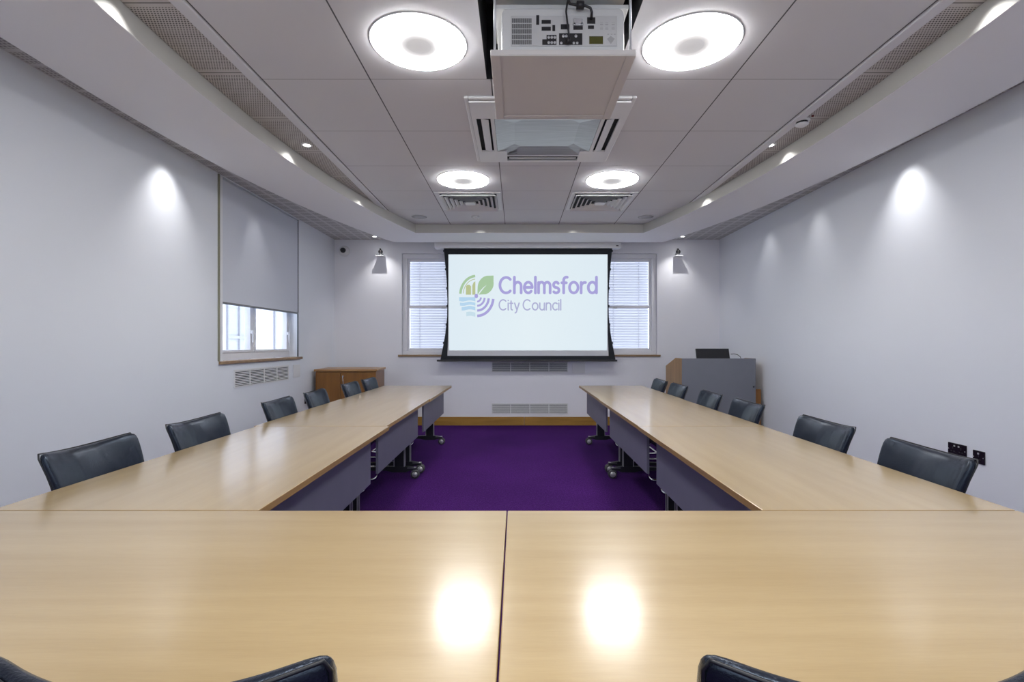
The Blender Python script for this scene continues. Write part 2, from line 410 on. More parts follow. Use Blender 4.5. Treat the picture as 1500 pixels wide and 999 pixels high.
# ------------------------------------------------------------------ left window with roller blind
def window_left():
    xf = XL - 0.125
    root = bpy.data.objects.new('window_1', None); COL.objects.link(root); struct(root)
    b = MB()
    x0, x1 = xf-0.06, xf
    y0, y1, z0, z1 = WL0+0.002, WL1-0.002, WLZ+0.032, 2.923
    b.box(x0, x1, y0, y1, z0, z0+0.075); b.box(x0, x1, y0, y1, z1-0.07, z1)
    b.box(x0, x1, y0, y0+0.07, z0+0.075, z1-0.07); b.box(x0, x1, y1-0.07, y1, z0+0.075, z1-0.07)
    ym = 5.66
    b.box(x0, x1, ym-0.035, ym+0.035, z0+0.075, z1-0.07)
    b.build('window_frame', M['upvc'], root, bevel=0.006)
    for a, c in ((y0+0.07, ym-0.035), (ym+0.035, y1-0.07)):
        s = MB()
        s.box(x0+0.005, x1+0.012, a, a+0.028, z0+0.075, z1-0.07); s.box(x0+0.005, x1+0.012, c-0.028, c, z0+0.075, z1-0.07)
        s.box(x0+0.005, x1+0.012, a+0.028, c-0.028, z0+0.075, z0+0.103); s.box(x0+0.005, x1+0.012, a+0.028, c-0.028, z1-0.1, z1-0.07)
        so = s.build('window_sash', M['upvc'], root, bevel=0.004)
        MB().box(x0+0.025, x0+0.031, a+0.02, c-0.02, z0+0.095, z1-0.09).build('window_pane', M['glass'], so)
        hb = MB(); hb.box(x1+0.012, x1+0.03, c-0.024, c-0.004, 1.40, 1.44); hb.box(x1+0.03, x1+0.042, c-0.02, c-0.008, 1.30, 1.44)
        hb.build('window_handle', M['upvc'], so, bevel=0.003)
    MB().box(XL-0.13, XL+0.028, WL0-0.035, WL1+0.06, WLZ, WLZ+0.03).build('window_sill', M['sill'], root, bevel=0.004)
    t = MB()
    t.box(XL-0.01, XL+0.010, WL0-0.052, WL0-0.026, WLZ+0.03, 2.925, 0)
    t.build('window_trim', M['olive'], root, bevel=0.003)
    MB().box(XL-0.01, XL+0.012, WL0-0.0255, WL0+0.012, WLZ+0.03, 2.925).build('window_trim', M['upvc'], root, bevel=0.003)
window_left()
bl = thing('roller_blind', 'grey roller blind drawn halfway down over the left wall window', 'blind', (XL-0.03, (WL0+WL1)/2, 2.90))
L = (WL1-WL0)/2 - 0.012
MB().lathe([(0.001, -L), (0.022, -L), (0.022, L), (0.001, L)], (0, 0, 0), 'y', 24).build('roller', M['roller'], bl)
b = MB(); bz = 1.700-2.90
b.box(0.020, 0.0215, -L+0.004, L-0.004, bz, 0.002)
b.build('blind_fabric', M['roller'], bl)
MB().box(0.011, 0.030, -L, L, bz-0.022, bz).build('bottom_bar', M['greyvent'], bl, bevel=0.004)
for s in (-1, 1):
    MB().box(0.012, 0.026, s*(L+0.003), s*(L+0.012), WLZ-2.90+0.032, 0.02).build('guide_rail', M['darkmetal'] if s > 0 else M['white'], bl)

# ------------------------------------------------------------------ back windows: sashes with a venetian blind behind
def window_back(idx, a, c):
    root = bpy.data.objects.new('window_%d' % idx, None); COL.objects.link(root); struct(root)
    y0 = YB + 0.035; fw = 0.075
    b = MB(); z0, z1 = WBZ0+0.03, WBZ1
    b.box(a+.002, c-.002, y0, y0+0.12, z1-fw, z1-.002); b.box(a+.002, c-.002, y0, y0+0.12, z0, z0+fw*0.8)
    b.box(a+.002, a+fw, y0, y0+0.12, z0+fw*0.8, z1-fw); b.box(c-fw, c-.002, y0, y0+0.12, z0+fw*0.8, z1-fw)
    b.build('window_frame', M['upvc'], root, bevel=0.006)
    zm = 1.876
    for k, (s0, s1, yo) in enumerate(((z0+fw*0.8, zm+0.02, 0.018), (zm-0.02, z1-fw, 0.05))):
        s = MB(); w = 0.033; aa, cc = a+fw, c-fw
        yy = y0+yo
        s.box(aa, aa+w, yy, yy+0.028, s0, s1); s.box(cc-w, cc, yy, yy+0.028, s0, s1)
        s.box(aa+w, cc-w, yy, yy+0.028, s1-0.042, s1); s.box(aa+w, cc-w, yy, yy+0.028, s0, s0+0.042)
        so = s.build('window_sash', M['upvc'], root, bevel=0.003)
        MB().box(aa+w-0.01, cc-w+0.01, yy+0.011, yy+0.016, s0+0.03, s1-0.03).build('window_pane', M['glass'], so)
        if k == 0:
            MB().box((a+c)/2-0.035, (a+c)/2+0.035, yy-0.02, yy, s1-0.05, s1-0.022).build('sash_catch', M['silver'], so, bevel=0.004)
    MB().box(a-0.055, c+0.05, YB-0.03, YB+0.04, WBZ0, WBZ0+0.03).build('window_sill', M['sill'], root, bevel=0.004)
for i, (a, c) in enumerate(WB): window_back(i+2, a, c)
for i, (a, c) in enumerate(WB):
    root = thing('venetian_blind', ('white venetian blind behind the sash window left of the screen', 'white venetian blind behind the sash window right of the screen')[i],
                 'blind', ((a+c)/2, YB+0.20, 2.66))
    hw = (c-a)/2 - 0.09
    MB().box(-hw, hw, -0.02, 0.02, -0.01, 0.03).build('head_rail', M['white'], root)
    b = MB(); z = -0.03
    while z > -1.50:
        pr_ = [(-0.006, -0.0235), (-0.013, -0.013), (-0.010, 0.004), (0.004, 0.0205)]
        b.add([p for y_, z_ in pr_ for p in ((-hw, y_, z+z_), (hw, y_, z+z_))], [(2*i, 2*i+1, 2*i+3, 2*i+2) for i in range(3)])
        z -= 0.042
    o = b.build('slats', M['slat'], root)
    for x in (-hw*0.72, 0.0, hw*0.72): MB().tube([(x, -0.016, 0), (x, -0.016, -1.50)], 0.004, 6).build('ladder_cord', M['white'], root)
    MB().box(-hw, hw, -0.012, 0.012, -1.53, -1.512).build('bottom_rail', M['white'], root)

# pale building across the street, seen through the left window
root = thing('street_building', 'pale overexposed building with tall windows outside the left window', 'building', (-7.2, 7.5, 0))
MB().box(-0.3, 0, -9, 12, -2, 9).build('facade', plain('pale_render', lin(0.40, 0.40, 0.43), 0.8, var=0.03, scale=2), root)
for wy in (-1.6, 0.7, 3.0, 5.4, 7.8):
    wf = MB()
    wf.box(0, 0.05, wy-0.55, wy+0.55, -0.2, -0.12); wf.box(0, 0.05, wy-0.55, wy+0.55, 3.0, 3.08); wf.box(0, 0.045, wy-0.5, wy+0.5, 1.42, 1.50)
    for x in (wy-0.55, wy-0.03, wy+0.49): wf.box(0, 0.05, x, x+0.06, -0.12, 3.0)
    fo = wf.build('window_frame', plain('grey_frame', lin(0.27, 0.275, 0.31), 0.6), root)
    MB().box(0.002, 0.008, wy-0.5, wy+0.5, -0.12, 3.0).build('window_pane', plain('pale_pane', lin(0.30, 0.31, 0.35), 0.5), fo)

# ------------------------------------------------------------------ projection screen
SY = 7.58; SS = SY/730.0
def sx(px): return (px-757)*SS
def sz(py): return EYE + (504-py)*SS
scr = thing('projection_screen', 'pulled-down projection screen with black border showing a council logo on white', 'projection screen', (0, SY, 0))
def loc(b, name, m, par=scr, **k): return b.build(name, m, par, **k)
b = MB(); b.box(-1.246, 1.578, -0.055, 0.09, 2.735, 2.85)
loc(b, 'housing', M['white'], bevel=0.008)
for x in (-1.0, 1.35): loc(MB().box(x-0.03, x+0.03, 0.0, 0.04, 2.85, CEIL-0.001), 'ceiling_bracket', M['silver'])
MB().box(1.50, 1.535, -0.058, -0.054, 2.762, 2.776).build('sensor_window', M['black'], scr)
# black border: the sides of the tensioned cloth bow inwards
zs = [2.736, 2.62, 2.45, 2.2, 1.95, 1.7, 1.45, 1.25, 1.12, 1.044]
def bow(z):
    s = (2.736 - z)/(2.736-1.044)
    return 0.055*math.sin(PI*min(1, s*1.02))**1.0 - 0.05*max(0, (s-0.62)/0.38)**1.6
xli, xri = sx(656.5), sx(890.3)
left_o = [(sx(650.0)+bow(z), z) for z in zs]; right_o = [(sx(896.8)-bow(z), z) for z in zs]
b = MB(); y = 0.0
vL = [(x, y, z) for x, z in left_o]; vLi = [(xli - 0.014*max(0, ((2.736-z)/1.692-0.75)/0.25), y, z) for x, z in left_o]
vR = [(x, y, z) for x, z in right_o]; vRi = [(xri + 0.014*max(0, ((2.736-z)/1.692-0.75)/0.25), y, z) for x, z in right_o]
k = len(zs)
for A, B in ((vL, vLi), (vRi, vR)):
    for i in range(k-1): b.quad(A[i], A[i+1], B[i+1], B[i])
b.quad((xli, 0, 2.736), (xli, 0, 2.648), (xri, 0, 2.648), (xri, 0, 2.736))
b.quad((xli-0.014, 0, 1.104), (xli-0.014, 0, 1.044), (xri+0.014, 0, 1.044), (xri+0.014, 0, 1.104))
loc(b, 'border', M['blackfabric'])
b = MB()
for z in (2.70, 2.42, 2.13, 1.86, 1.58, 1.30):
    for side, xo in ((-1, sx(650.0)+bow(z)), (1, sx(896.8)-bow(z))):
        loc(MB().box(xo-0.012, xo+0.012, -0.006, 0.004, z-0.016, z+0.016), 'tension_tab', M['blackfabric'])
MB().box(sx(640), sx(904), -0.018, 0.018, 1.018, 1.046).build('bottom_bar', M['black'], scr, bevel=0.006)
t = NT('screen_cloth'); t.set(Base_Color=lin(0.62, 0.64, 0.68), Roughness=0.9); M['cloth'] = t.mat
MB().quad((xli-0.013, 0.001, 1.10), (xri+0.013, 0.001, 1.10), (xri, 0.001, 2.652), (xli, 0.001, 2.652)).build('screen_cloth', M['cloth'], scr)
t = NT('projected_white'); vv = t.coords()
g = t.node('ShaderNodeSeparateXYZ'); t.link(vv, g.inputs[0])
gm = t.node('ShaderNodeMapRange'); gm.inputs[1].default_value = 1.2; gm.inputs[2].default_value = 2.6
t.link(g.outputs['Z'], gm.inputs[0])
gx = t.math('ABSOLUTE', t.math('SUBTRACT', g.outputs['X'], 0.17))
fx = t.math('MULTIPLY', gx, 0.35)
t.set(Base_Color=lin(0.05, 0.05, 0.05), Roughness=0.9,
      Emission_Color=t.mix(fx, lin(0.80, 0.905, 0.955), lin(0.70, 0.83, 0.93)), Emission_Strength=0.92); M['image'] = t.mat
MB().quad((sx(657.5), -0.0012, sz(513.3)), (sx(889.3), -0.0012, sz(513.3)), (sx(889.6), -0.0012, sz(372.8)), (sx(657.2), -0.0012, sz(372.8))).build('projected_image', M['image'], scr)

# --- logo and lettering, drawn on the screen's own plane (units: sixths of a pixel of the picture on it)
def L2(u, v, y=-0.003): return (sx(650+u/6.0), y, sz(390+v/6.0))
def stroke(b, pts, w, y=-0.003, cap=True, mat=0):
    P = [Vector((p[0], p[1])) for p in pts]; n = len(P); Lf, Rt = [], []
    for i, p in enumerate(P):
        if i == 0: t = P[1]-P[0]
        elif i == n-1: t = P[-1]-P[-2]
        else: t = (P[i+1]-p).normalized() + (p-P[i-1]).normalized()
        t.normalize(); q = Vector((-t.y, t.x))*w/2
        Lf.append(p+q); Rt.append(p-q)
    poly = Lf[:]
    if cap:
        for e, (a, s) in enumerate(((P[-1], Lf[-1]), )):
            r = s-a
            for j in range(1, 6):
                an = -PI*j/6; poly.append(a + Vector((r.x*math.cos(an)-r.y*math.sin(an), r.x*math.sin(an)+r.y*math.cos(an))))
    # body as quads, caps as fans
    for i in range(n-1):
        b.quad(L2(*Lf[i], y), L2(*Lf[i+1], y), L2(*Rt[i+1], y), L2(*Rt[i], y), mat)
    if cap:
        for a in (P[0], P[-1]):
            ring = [L2(a.x+w/2*math.cos(2*PI*j/14), a.y+w/2*math.sin(2*PI*j/14), y-0.0002) for j in range(14)]
            b.add(ring, [tuple(range(14))], mat)
def arc(cx, cy, rx, ry, a0, a1, n=18):
    return [(cx+rx*math.cos(math.radians(a0+(a1-a0)*i/n)), cy-ry*math.sin(math.radians(a0+(a1-a0)*i/n))) for i in range(n+1)]
GLY = {  # letter -> (width, strokes) with baseline 0, x-height 0.68, ascender 1
 'C': (0.80, lambda: [arc(0.44, -0.49, 0.44, 0.49, 48, 312, 24)]),
 'h': (0.48, lambda: [[(0, 0), (0, -1)], arc(0.24, -0.43, 0.24, 0.25, 180, 0, 14) + [(0.48, 0)]]),
 'e': (0.56, lambda: [[(0.03, -0.35), (0.545, -0.35)], arc(0.28, -0.34, 0.28, 0.34, 0, 318, 24)]),
 'l': (0.0, lambda: [[(0, 0), (0, -1)]]),
 'm': (0.82, lambda: [[(0, 0), (0, -0.66)], arc(0.205, -0.45, 0.205, 0.23, 180, 0, 14) + [(0.41, 0)], arc(0.615, -0.45, 0.205, 0.23, 180, 0, 14) + [(0.82, 0)]]),
 's': (0.40, lambda: [arc(0.20, -0.51, 0.18, 0.17, 35, 250, 14) + arc(0.20, -0.17, 0.20, 0.17, 80, -145, 14)]),
 'f': (0.30, lambda: [arc(0.31, -0.80, 0.20, 0.20, 75, 180, 10) + [(0.11, 0)], [(-0.02, -0.64), (0.30, -0.64)]]),
 'o': (0.60, lambda: [arc(0.30, -0.34, 0.30, 0.34, 0, 360, 30)]),
 'r': (0.28, lambda: [[(0, 0), (0, -0.66)], arc(0.26, -0.40, 0.26, 0.26, 180, 80, 10)]),
 'd': (0.58, lambda: [arc(0.29, -0.34, 0.29, 0.34, 0, 360, 30), [(0.58, 0), (0.58, -1)]]),
 'i': (0.0, lambda: [[(0, 0), (0, -0.66)], [(0, -0.90), (0, -0.915)]]),
 't': (0.30, lambda: [[(0.11, -0.86), (0.11, -0.18)] + arc(0.27, -0.17, 0.16, 0.17, 180, 265, 8), [(-0.02, -0.64), (0.29, -0.64)]]),
 'y': (0.50, lambda: [[(0, -0.66), (0.26, 0)], [(0.50, -0.66), (0.20, 0.20), (0.06, 0.29)]]),
 'u': (0.50, lambda: [[(0, -0.66)] + arc(0.25, -0.25, 0.25, 0.25, 180, 360, 14) + [(0.50, -0.66)], [(0.5, 0), (0.5, -0.3)]]),
 'n': (0.50, lambda: [[(0, 0), (0, -0.66)], arc(0.25, -0.42, 0.25, 0.26, 180, 0, 14) + [(0.50, 0)]]),
 'c': (0.46, lambda: [arc(0.29, -0.34, 0.29, 0.34, 50, 310, 20)]),
}
def text(b, s, x0, x1, base, height, w, gap):
    tot = sum(GLY[c][0] if c != ' ' else 0.24 for c in s) + gap*(len(s)-1)
    kx = (x1-x0-w)/tot; x = 0.0
    for c in s:
        if c == ' ': x += 0.24 + gap; continue
        for st in GLY[c][1]():
            stroke(b, [(x0+w/2+(x+p[0])*kx, base-w*0.35+p[1]*(height-w*0.8)) for p in st], w)
        x += GLY[c][0] + gap
def ink(name, c, s=0.9): return emission(name, c, s)
M['ink_bold'] = ink('logo_purple', srgb(172, 166, 224)); M['ink_thin'] = ink('logo_violet_grey', srgb(178, 180, 218))
b = MB(); text(b, 'Chelmsford', 482, 1354, 243, 158, 24, 0.225); loc(b, 'lettering', M['ink_bold'], recalc=False)['label'] = 'large purple word Chelmsford'
b = MB(); text(b, 'City', 482, 668, 388, 100, 11.5, 0.21); loc(b, 'lettering', M['ink_thin'], recalc=False)['label'] = 'smaller violet word City'
b = MB(); text(b, 'Council', 693, 1034, 388, 100, 11.5, 0.21); loc(b, 'lettering', M['ink_thin'], recalc=False)['label'] = 'smaller violet word Council'
M['l_green'] = ink('logo_green', srgb(172, 205, 165)); M['l_olive'] = ink('logo_olive', srgb(190, 200, 150)); M['l_blue'] = ink('logo_blue', srgb(186, 220, 245))
M['l_pale'] = ink('logo_pale_blue', srgb(205, 230, 242)); M['l_white'] = ink('logo_white', srgb(232, 244, 249))
b = MB(); cx, cy = 286, 262
stroke(b, arc(cx, cy-8, 140, 168, 94, 176, 20), 22, cap=False, mat=1)              # upper left: arch over towers
stroke(b, arc(cx, cy-8, 116, 141, 95, 174, 20), 6, cap=False, mat=2)
for poly in ([(195, 250), (195, 178), (206, 163), (228, 163), (240, 178), (240, 250)], [(251, 250), (251, 170), (262, 143), (278, 132), (278, 250)]):
    b.add([L2(*p) for p in poly], [tuple(range(len(poly)))], 2)
leaf = [(297, 250)] + [(297+6*math.sin(0), 210)] + arc(395, 190, 97, 108, 178, 100, 12) + [(438, 82)] + arc(340, 150, 99, 100, 8, -60, 10) + [(372, 246)]
b.add([L2(*p) for p in leaf], [tuple(range(len(leaf)))], 0)                          # upper right: leaf
vein = [(300, 248), (322, 214), (350, 184), (378, 164), (352, 192), (330, 220), (308, 250)]
b.add([L2(*p, -0.0036) for p in vein], [tuple(range(len(vein)))], 5)
# lower left: waves inside a quarter disc
def edge_x(v):
    s = min(1, max(0, (v-270)/184.0)); return cx - 6 - 145*math.sqrt(max(0, 1-s*s))
def wave(u, v): return v + 5*math.sin((u-135)/140*2*PI*1.1)
for v0, v1, mt in ((272, 305, 3), (317, 343, 3), (354, 384, 3), (404, 440, 4)):
    for i in range(14):
        vm = (v0+v1)/2; xa = edge_x(vm); u0 = xa+(278-xa)*i/14; u1 = xa+(278-xa)*(i+1)/14
        top = (lambda u: v0) if v0 == 272 else (lambda u: wave(u, v0))
        b.quad(L2(u0, top(u0)), L2(u1, top(u1)), L2(u1, wave(u1, v1)), L2(u0, wave(u0, v1)), mt)
for r, w in ((34, 15), (66, 17), (102, 20), (142, 23)):                              # lower right: ripples
    stroke(b, arc(294, 270, r, r*1.17, -6, -90, 16), w, cap=False, mat=6)
b.add([L2(286+16*math.cos(2*PI*j/20), 262+19*math.sin(2*PI*j/20), -0.0036) for j in range(20)], [tuple(range(20))], 6)
loc(b, 'emblem', [M['l_green'], M['l_green'], M['l_olive'], M['l_blue'], M['l_pale'], M['l_white'], M['ink_bold']], recalc=False)['label'] = 'round emblem of leaf, towers, waves and ripples'

# ------------------------------------------------------------------ wall vents, plates, sockets
def vent(name_label, w, h, loc_, rz, dark, rows):
    r = thing('wall_vent', name_label, 'vent', loc_, rz)      # faces local -y
    b = MB(); f = 0.014
    b.box(-w/2, w/2, -0.008, 0, 0, f); b.box(-w/2, w/2, -0.008, 0, h-f, h)
    b.box(-w/2, -w/2+f, -0.008, 0, f, h-f); b.box(w/2-f, w/2, -0.008, 0, f, h-f)
    for k in (1, 2, 3): b.box(-w/2+w*k/4-0.006, -w/2+w*k/4+0.006, -0.008, 0, f, h-f)
    b.build('frame', M['white'], r)
    b = MB()
    for i in range(rows):
        z = f + (h-2*f)*(i+0.5)/rows; d = (h-2*f)/rows*0.36
        b.add([(-w/2+f, -0.006, z-d*0.2), (w/2-f, -0.006, z-d*0.2), (w/2-f, -0.001, z+d), (-w/2+f, -0.001, z+d)], [(0, 1, 2, 3)])
    b.build('louvres', M['white'], r, recalc=False)
    MB().box(-w/2+f, w/2-f, -0.0008, -0.0003, f, h-f).build('backing', dark, r)
    return r
M['ventback'] = plain('vent_backing_grey', lin(0.09, 0.10, 0.115), 0.8); M['ventdark'] = plain('vent_backing_dark', lin(0.03, 0.035, 0.04), 0.8)
vent('white slatted wall vent directly below the projection screen', 1.208, 0.170, (0.205, YB, 0.838), 0, M['ventback'], 9)
vent('white slatted wall vent just above the far skirting board', 1.208, 0.170, (0.205, YB, 0.180), 0, M['ventback'], 9)
# left wall vent: local -y turned to face +x
vent('white slatted wall vent below the left window sill', 1.21, 0.185, (XL, 5.675, 0.835), PI/2, M['ventdark'], 9)
for lab, l_, rz in (('blank white plate on far wall right of the upper vent', (0.976, YB, 0.82), 0), ('blank white plate on left wall beside the vent', (XL, 6.51, 0.85), PI/2)):
    o = MB().box(-0.10, 0.10, -0.008, 0, 0, 0.165).build('blank_socket_plate', M['white'], bevel=0.003); o.location = l_; o.rotation_euler = (0, 0, rz); tag(o, lab, 'wall plate')

def socket(lab, w, y, z, x, rz, gangs):
    r = thing('wall_socket', lab, 'socket', (x, y, z), rz)      # faces local -y
    MB().box(-w/2, w/2, -0.009, 0, -0.045, 0.045).build('plate', M['socket'], r, bevel=0.003)
    b = MB()
    for g in range(gangs):
        c = (g-(gangs-1)/2)*0.066
        for dx, dz, ww, hh in ((0, 0.012, 0.004, 0.01), (-0.011, -0.014, 0.007, 0.004), (0.011, -0.014, 0.007, 0.004)):
            MB().box(c+dx-ww, c+dx+ww, -0.0094, -0.0088, dz-hh, dz+hh).build('pin_hole', M['dark'], r)
    for g in range(gangs):
        c = (g-(gangs-1)/2)*0.035
        MB().box(c-0.006, c+0.006, -0.013, -0.009, 0.020, 0.032).build('switch', M['silver'], r, bevel=0.002)
    for s in (-1, 1): MB().lathe([(0.003, 0), (0.003, -0.0015), (0.0001, -0.0015)], (s*(w/2-0.008), -0.009, 0), 'y', 10).build('screw', M['silver'], r)
socket('black double socket on right wall behind the nearest right chair', 0.150, 3.615, 0.515, XR, -PI/2, 2)
socket('black single socket on right wall nearest the camera', 0.088, 3.445, 0.500, XR, -PI/2, 1)
socket('small black socket on left wall beside the brown cabinet', 0.088, 6.80, 0.515, XL, PI/2, 1)

# ------------------------------------------------------------------ brown cabinet
cab = thing('cabinet', 'low brown wooden cabinet in the far left corner', 'cabinet', (-2.40, 6.99, 0), math.radians(4))
w, h, dp = 0.83, 0.90, 0.62
b = MB(); b.box(-w/2, w/2, 0.02, dp, 0.06, h); b.box(-w/2+0.02, w/2-0.02, 0.05, dp-0.02, 0, 0.06)
b.build('carcass', M['brownwood'], cab, bevel=0.003)
b = MB(); b.box(-w/2-0.015, w/2+0.02, -0.02, dp+0.01, h, h+0.03); b.build('top', M['cabinet_top'], cab, bevel=0.004)
for a, c in ((-w/2+0.004, -0.075), (-0.071, w/2-0.004)):
    d = MB().box(a, c, 0.0, 0.019, 0.07, h-0.012).build('door', M['brownwood'], cab, bevel=0.003)
    if a > -0.1:
        MB().lathe([(0.011, 0), (0.011, -0.008), (0.0001, -0.008)], (a+0.035, 0, 0.83), 'y', 16).build('lock', M['chrome'], d)
        b = MB(); b.box(a+0.031, a+0.039, -0.02, -0.008, 0.80, 0.845)
        b.tube([(a+0.035, -0.02, 0.80), (a+0.040, -0.018, 0.76), (a+0.045, -0.014, 0.70), (a+0.044, -0.012, 0.64)], 0.005, 6)
        b.build('hanging_keys', M['chrome'], d)

# ------------------------------------------------------------------ lectern and monitor
lec = thing('lectern', 'wide lectern with grey front and wooden sides in far right corner', 'lectern', (2.597, 6.40, 0))
w = 0.475
MB().box(-w+0.002, w-0.002, 0, 0.022, 0.03, 1.098).build('front_panel', M['lecterngrey'], lec, bevel=0.003)
prof = [(0.023, 0.0), (0.70, 0.0), (0.70, 0.975), (0.27, 1.098), (0.023, 1.098)]
for s in (-1, 1):
    a = -w if s < 0 else w-0.024
    MB().prism(prof, 'x', a, a+0.024).build('side_panel', M['lecternwood'], lec, bevel=0.003)
b = MB(); b.box(-w+0.025, w-0.025, 0.024, 0.69, 0.93, 0.955); b.build('worktop', M['lecternwood'], lec)
b = MB(); b.box(-w+0.025, w-0.025, 0.10, 0.66, 0.45, 0.47); b.build('shelf', M['lecternwood'], lec)
b = MB(); b.box(w+0.001, w+0.075, 0.02, 0.06, 0.02, 0.70); b.build('side_flap', M['brownwood'], lec, bevel=0.003)
MB().lathe([(0.011, 0), (0.011, -0.006), (0.0001, -0.006)], (w-0.03, 0, 0.735), 'y', 14).build('lock', M['darkmetal'], lec)
mon = thing('monitor', 'black monitor peeking over the top of the grey lectern', 'monitor', (2.685, 6.78, 0.956), math.radians(3))
b = MB(); b.prism([(-0.012, 0.012), (0.012, 0.012), (0.075, 0.262), (0.058, 0.266)], 'x', -0.232, 0.232)
b.build('display', M['black'], mon, bevel=0.004)
b = MB(); b.box(-0.10, 0.10, -0.08, 0.10, 0, 0.012); b.build('base', M['black'], mon, bevel=0.003)
b = MB()
pts = [(2.92, 6.80, 1.145), (2.955, 6.78, 1.150), (2.99, 6.75, 1.14), (3.02, 6.73, 1.11), (3.035, 6.72, 1.04), (3.03, 6.72, 0.962)]
tag(b.tube(pts, 0.004, 8).build('cable', M['black']), 'thin black cable curling from the monitor on the lectern', 'cable')

# ------------------------------------------------------------------ wall brackets, dome camera
def bracket(lab, x):
    r = thing('wall_bracket', lab, 'speaker bracket', (x, YB, 2.655))
    MB().box(-0.062, 0.062, -0.125, -0.004, 0, 0.006).build('tray', M['white'], r, bevel=0.002)
    b = MB(); b.tube([(0, 0, 0.03), (0, -0.03, 0.03), (0, -0.05, 0.045)], 0.011, 10); b.box(-0.03, 0.03, -0.006, 0, 0.006, 0.055)
    b.build('arm', M['silver'], r)
    b = MB(); b.lathe([(0.001, -0.036), (0.022, -0.029), (0.034, -0.010), (0.034, 0.012), (0.022, 0.030), (0.001, 0.036)], (0, -0.062, 0.072), 'z', 20)
    b.tube([(0, -0.062, 0.10), (-0.008, -0.062, 0.125)], 0.012, 8)
    b.build('ball_joint', M['black'], r)
    for q, hq in ((-0.058, 0.028), (0.058, 0.022)): MB().tube([(q, -0.12, 0.0), (q, -0.12, hq)], 0.004, 6).build('tray_peg', M['chrome'], r)
bracket('black ball bracket with white tray on far wall left of the screen', -2.135)
bracket('black ball bracket with white tray on far wall right of the screen', 2.53)
r = thing('dome_camera', 'small white dome camera with black eye at far left corner', 'camera', (-2.72, YB, 2.75))
MB().lathe([(0.0001, 0), (0.085, 0), (0.085, -0.015), (0.065, -0.04), (0.0001, -0.044)], (0, 0, 0), 'y', 28).build('housing', M['white'], r)
MB().lathe([(0.0001, -0.095), (0.022, -0.09), (0.036, -0.075), (0.042, -0.05), (0.042, -0.044)], (-0.008, 0, 0.006), 'y', 24).build('lens_dome', M['black'], r)

# ------------------------------------------------------------------ ceiling fittings
LX = (-0.537, 0.958); LY = (2.735, 5.005)
proto = None
for yi, y in enumerate(LY):
    for xi, x in enumerate(LX):
        lab = 'round glowing ceiling light, ' + (('nearer', 'farther')[yi]) + ' one ' + ('left', 'right')[xi] + ' of the projector'
        if proto is None:
            proto = thing('ceiling_light', lab, 'ceiling light', (x, y, CEIL), 0, 'round ceiling lights')
            MB().lathe([(0.264, -0.001), (0.264, -0.004), (0.257, -0.005), (0.257, -0.003)], (0, 0, 0), 'z', 64).build('rim', M['white'], proto)
            MB().lathe([(0.0001, -0.017), (0.235, -0.016), (0.252, -0.011), (0.256, -0.004)], (0, 0, 0), 'z', 64).build('diffuser', M['lamp'], proto)
        else: dup(proto, (x, y, CEIL), 0, lab)

# four-way air diffusers
proto = None
for xi, x in enumerate(LX):
    lab = ('square four-way air vent in ceiling behind left far light', 'square four-way air vent in ceiling behind right far light')[xi]
    if proto is None:
        proto = thing('ceiling_vent', lab, 'air vent', (x, 5.765, CEIL), 0, 'four-way ceiling vents')
        a = 0.315
        b = MB()
        for p in ((-0.36, 0.36, -0.36, -a), (-0.36, 0.36, a, 0.36), (-0.36, -a, -a, a), (a, 0.36, -a, a)): b.box(*p, -0.006, -0.001)
        b.build('frame', M['white'], proto)
        MB().box(-a, a, -a, a, -0.0012, -0.0006).build('backing', M['ventdark'], proto)
        for k in range(6):
            o1 = a*(1-k/6.4) ; i1 = o1 - 0.030
            zt, zb_ = -0.002, -0.030
            v = []
            for q, z in ((o1, zb_), (i1, zt)):
                v += [(-q, -q, z), (q, -q, z), (q, q, z), (-q, q, z)]
            fl = [(j, (j+1) % 4, 4+(j+1) % 4, 4+j) for j in range(4)]
            MB().add(v, fl).build('louvre', M['white'], proto, recalc=False)
        MB().box(-0.055, 0.055, -0.055, 0.055, -0.030, -0.026).build('centre_plate', M['white'], proto)
    else: dup(proto, (x, 5.765, CEIL), 0, lab)

# round ceiling speakers
proto = None
M['spk'] = plain('grey_speaker_mesh', lin(0.40, 0.40, 0.43), 0.6)
for x, lab in ((-1.262, 'round grey speaker grille in ceiling, far left'), (1.668, 'round grey speaker grille in ceiling, far right')):
    if proto is None:
        proto = thing('ceiling_speaker', lab, 'speaker', (x, 6.45, CEIL), 0, 'round ceiling speakers')
        MB().lathe([(0.110, -0.001), (0.110, -0.006), (0.102, -0.006)], (0, 0, 0), 'z', 40).build('rim', M['white'], proto)
        MB().lathe([(0.0001, -0.009), (0.06, -0.008), (0.101, -0.006)], (0, 0, 0), 'z', 40).build('grille', M['spk'], proto)
    else: dup(proto, (x, 6.45, CEIL), 0, lab)
r = thing('ceiling_sensor', 'tiny white round sensor on ceiling tile near the far left vent', 'sensor', (-0.535, 6.44, CEIL))
MB().lathe([(0.05, -0.001), (0.05, -0.014), (0.042, -0.02)], (0, 0, 0), 'z', 28).build('base', M['white'], r)
MB().lathe([(0.0001, -0.036), (0.02, -0.032), (0.030, -0.02)], (0, 0, 0), 'z', 28).build('lens', M['white'], r)
r = thing('smoke_detector', 'small white detector with dark slot in the right perforated ceiling strip', 'detector', (2.10, 3.67, CEIL))
MB().lathe([(0.055, -0.001), (0.055, -0.012), (0.045, -0.016)], (0, 0, 0), 'z', 28).build('base', M['white'], r)
MB().lathe([(0.040, -0.016), (0.040, -0.030)], (0, 0, 0), 'z', 28).build('sensing_slot', M['black'], r)
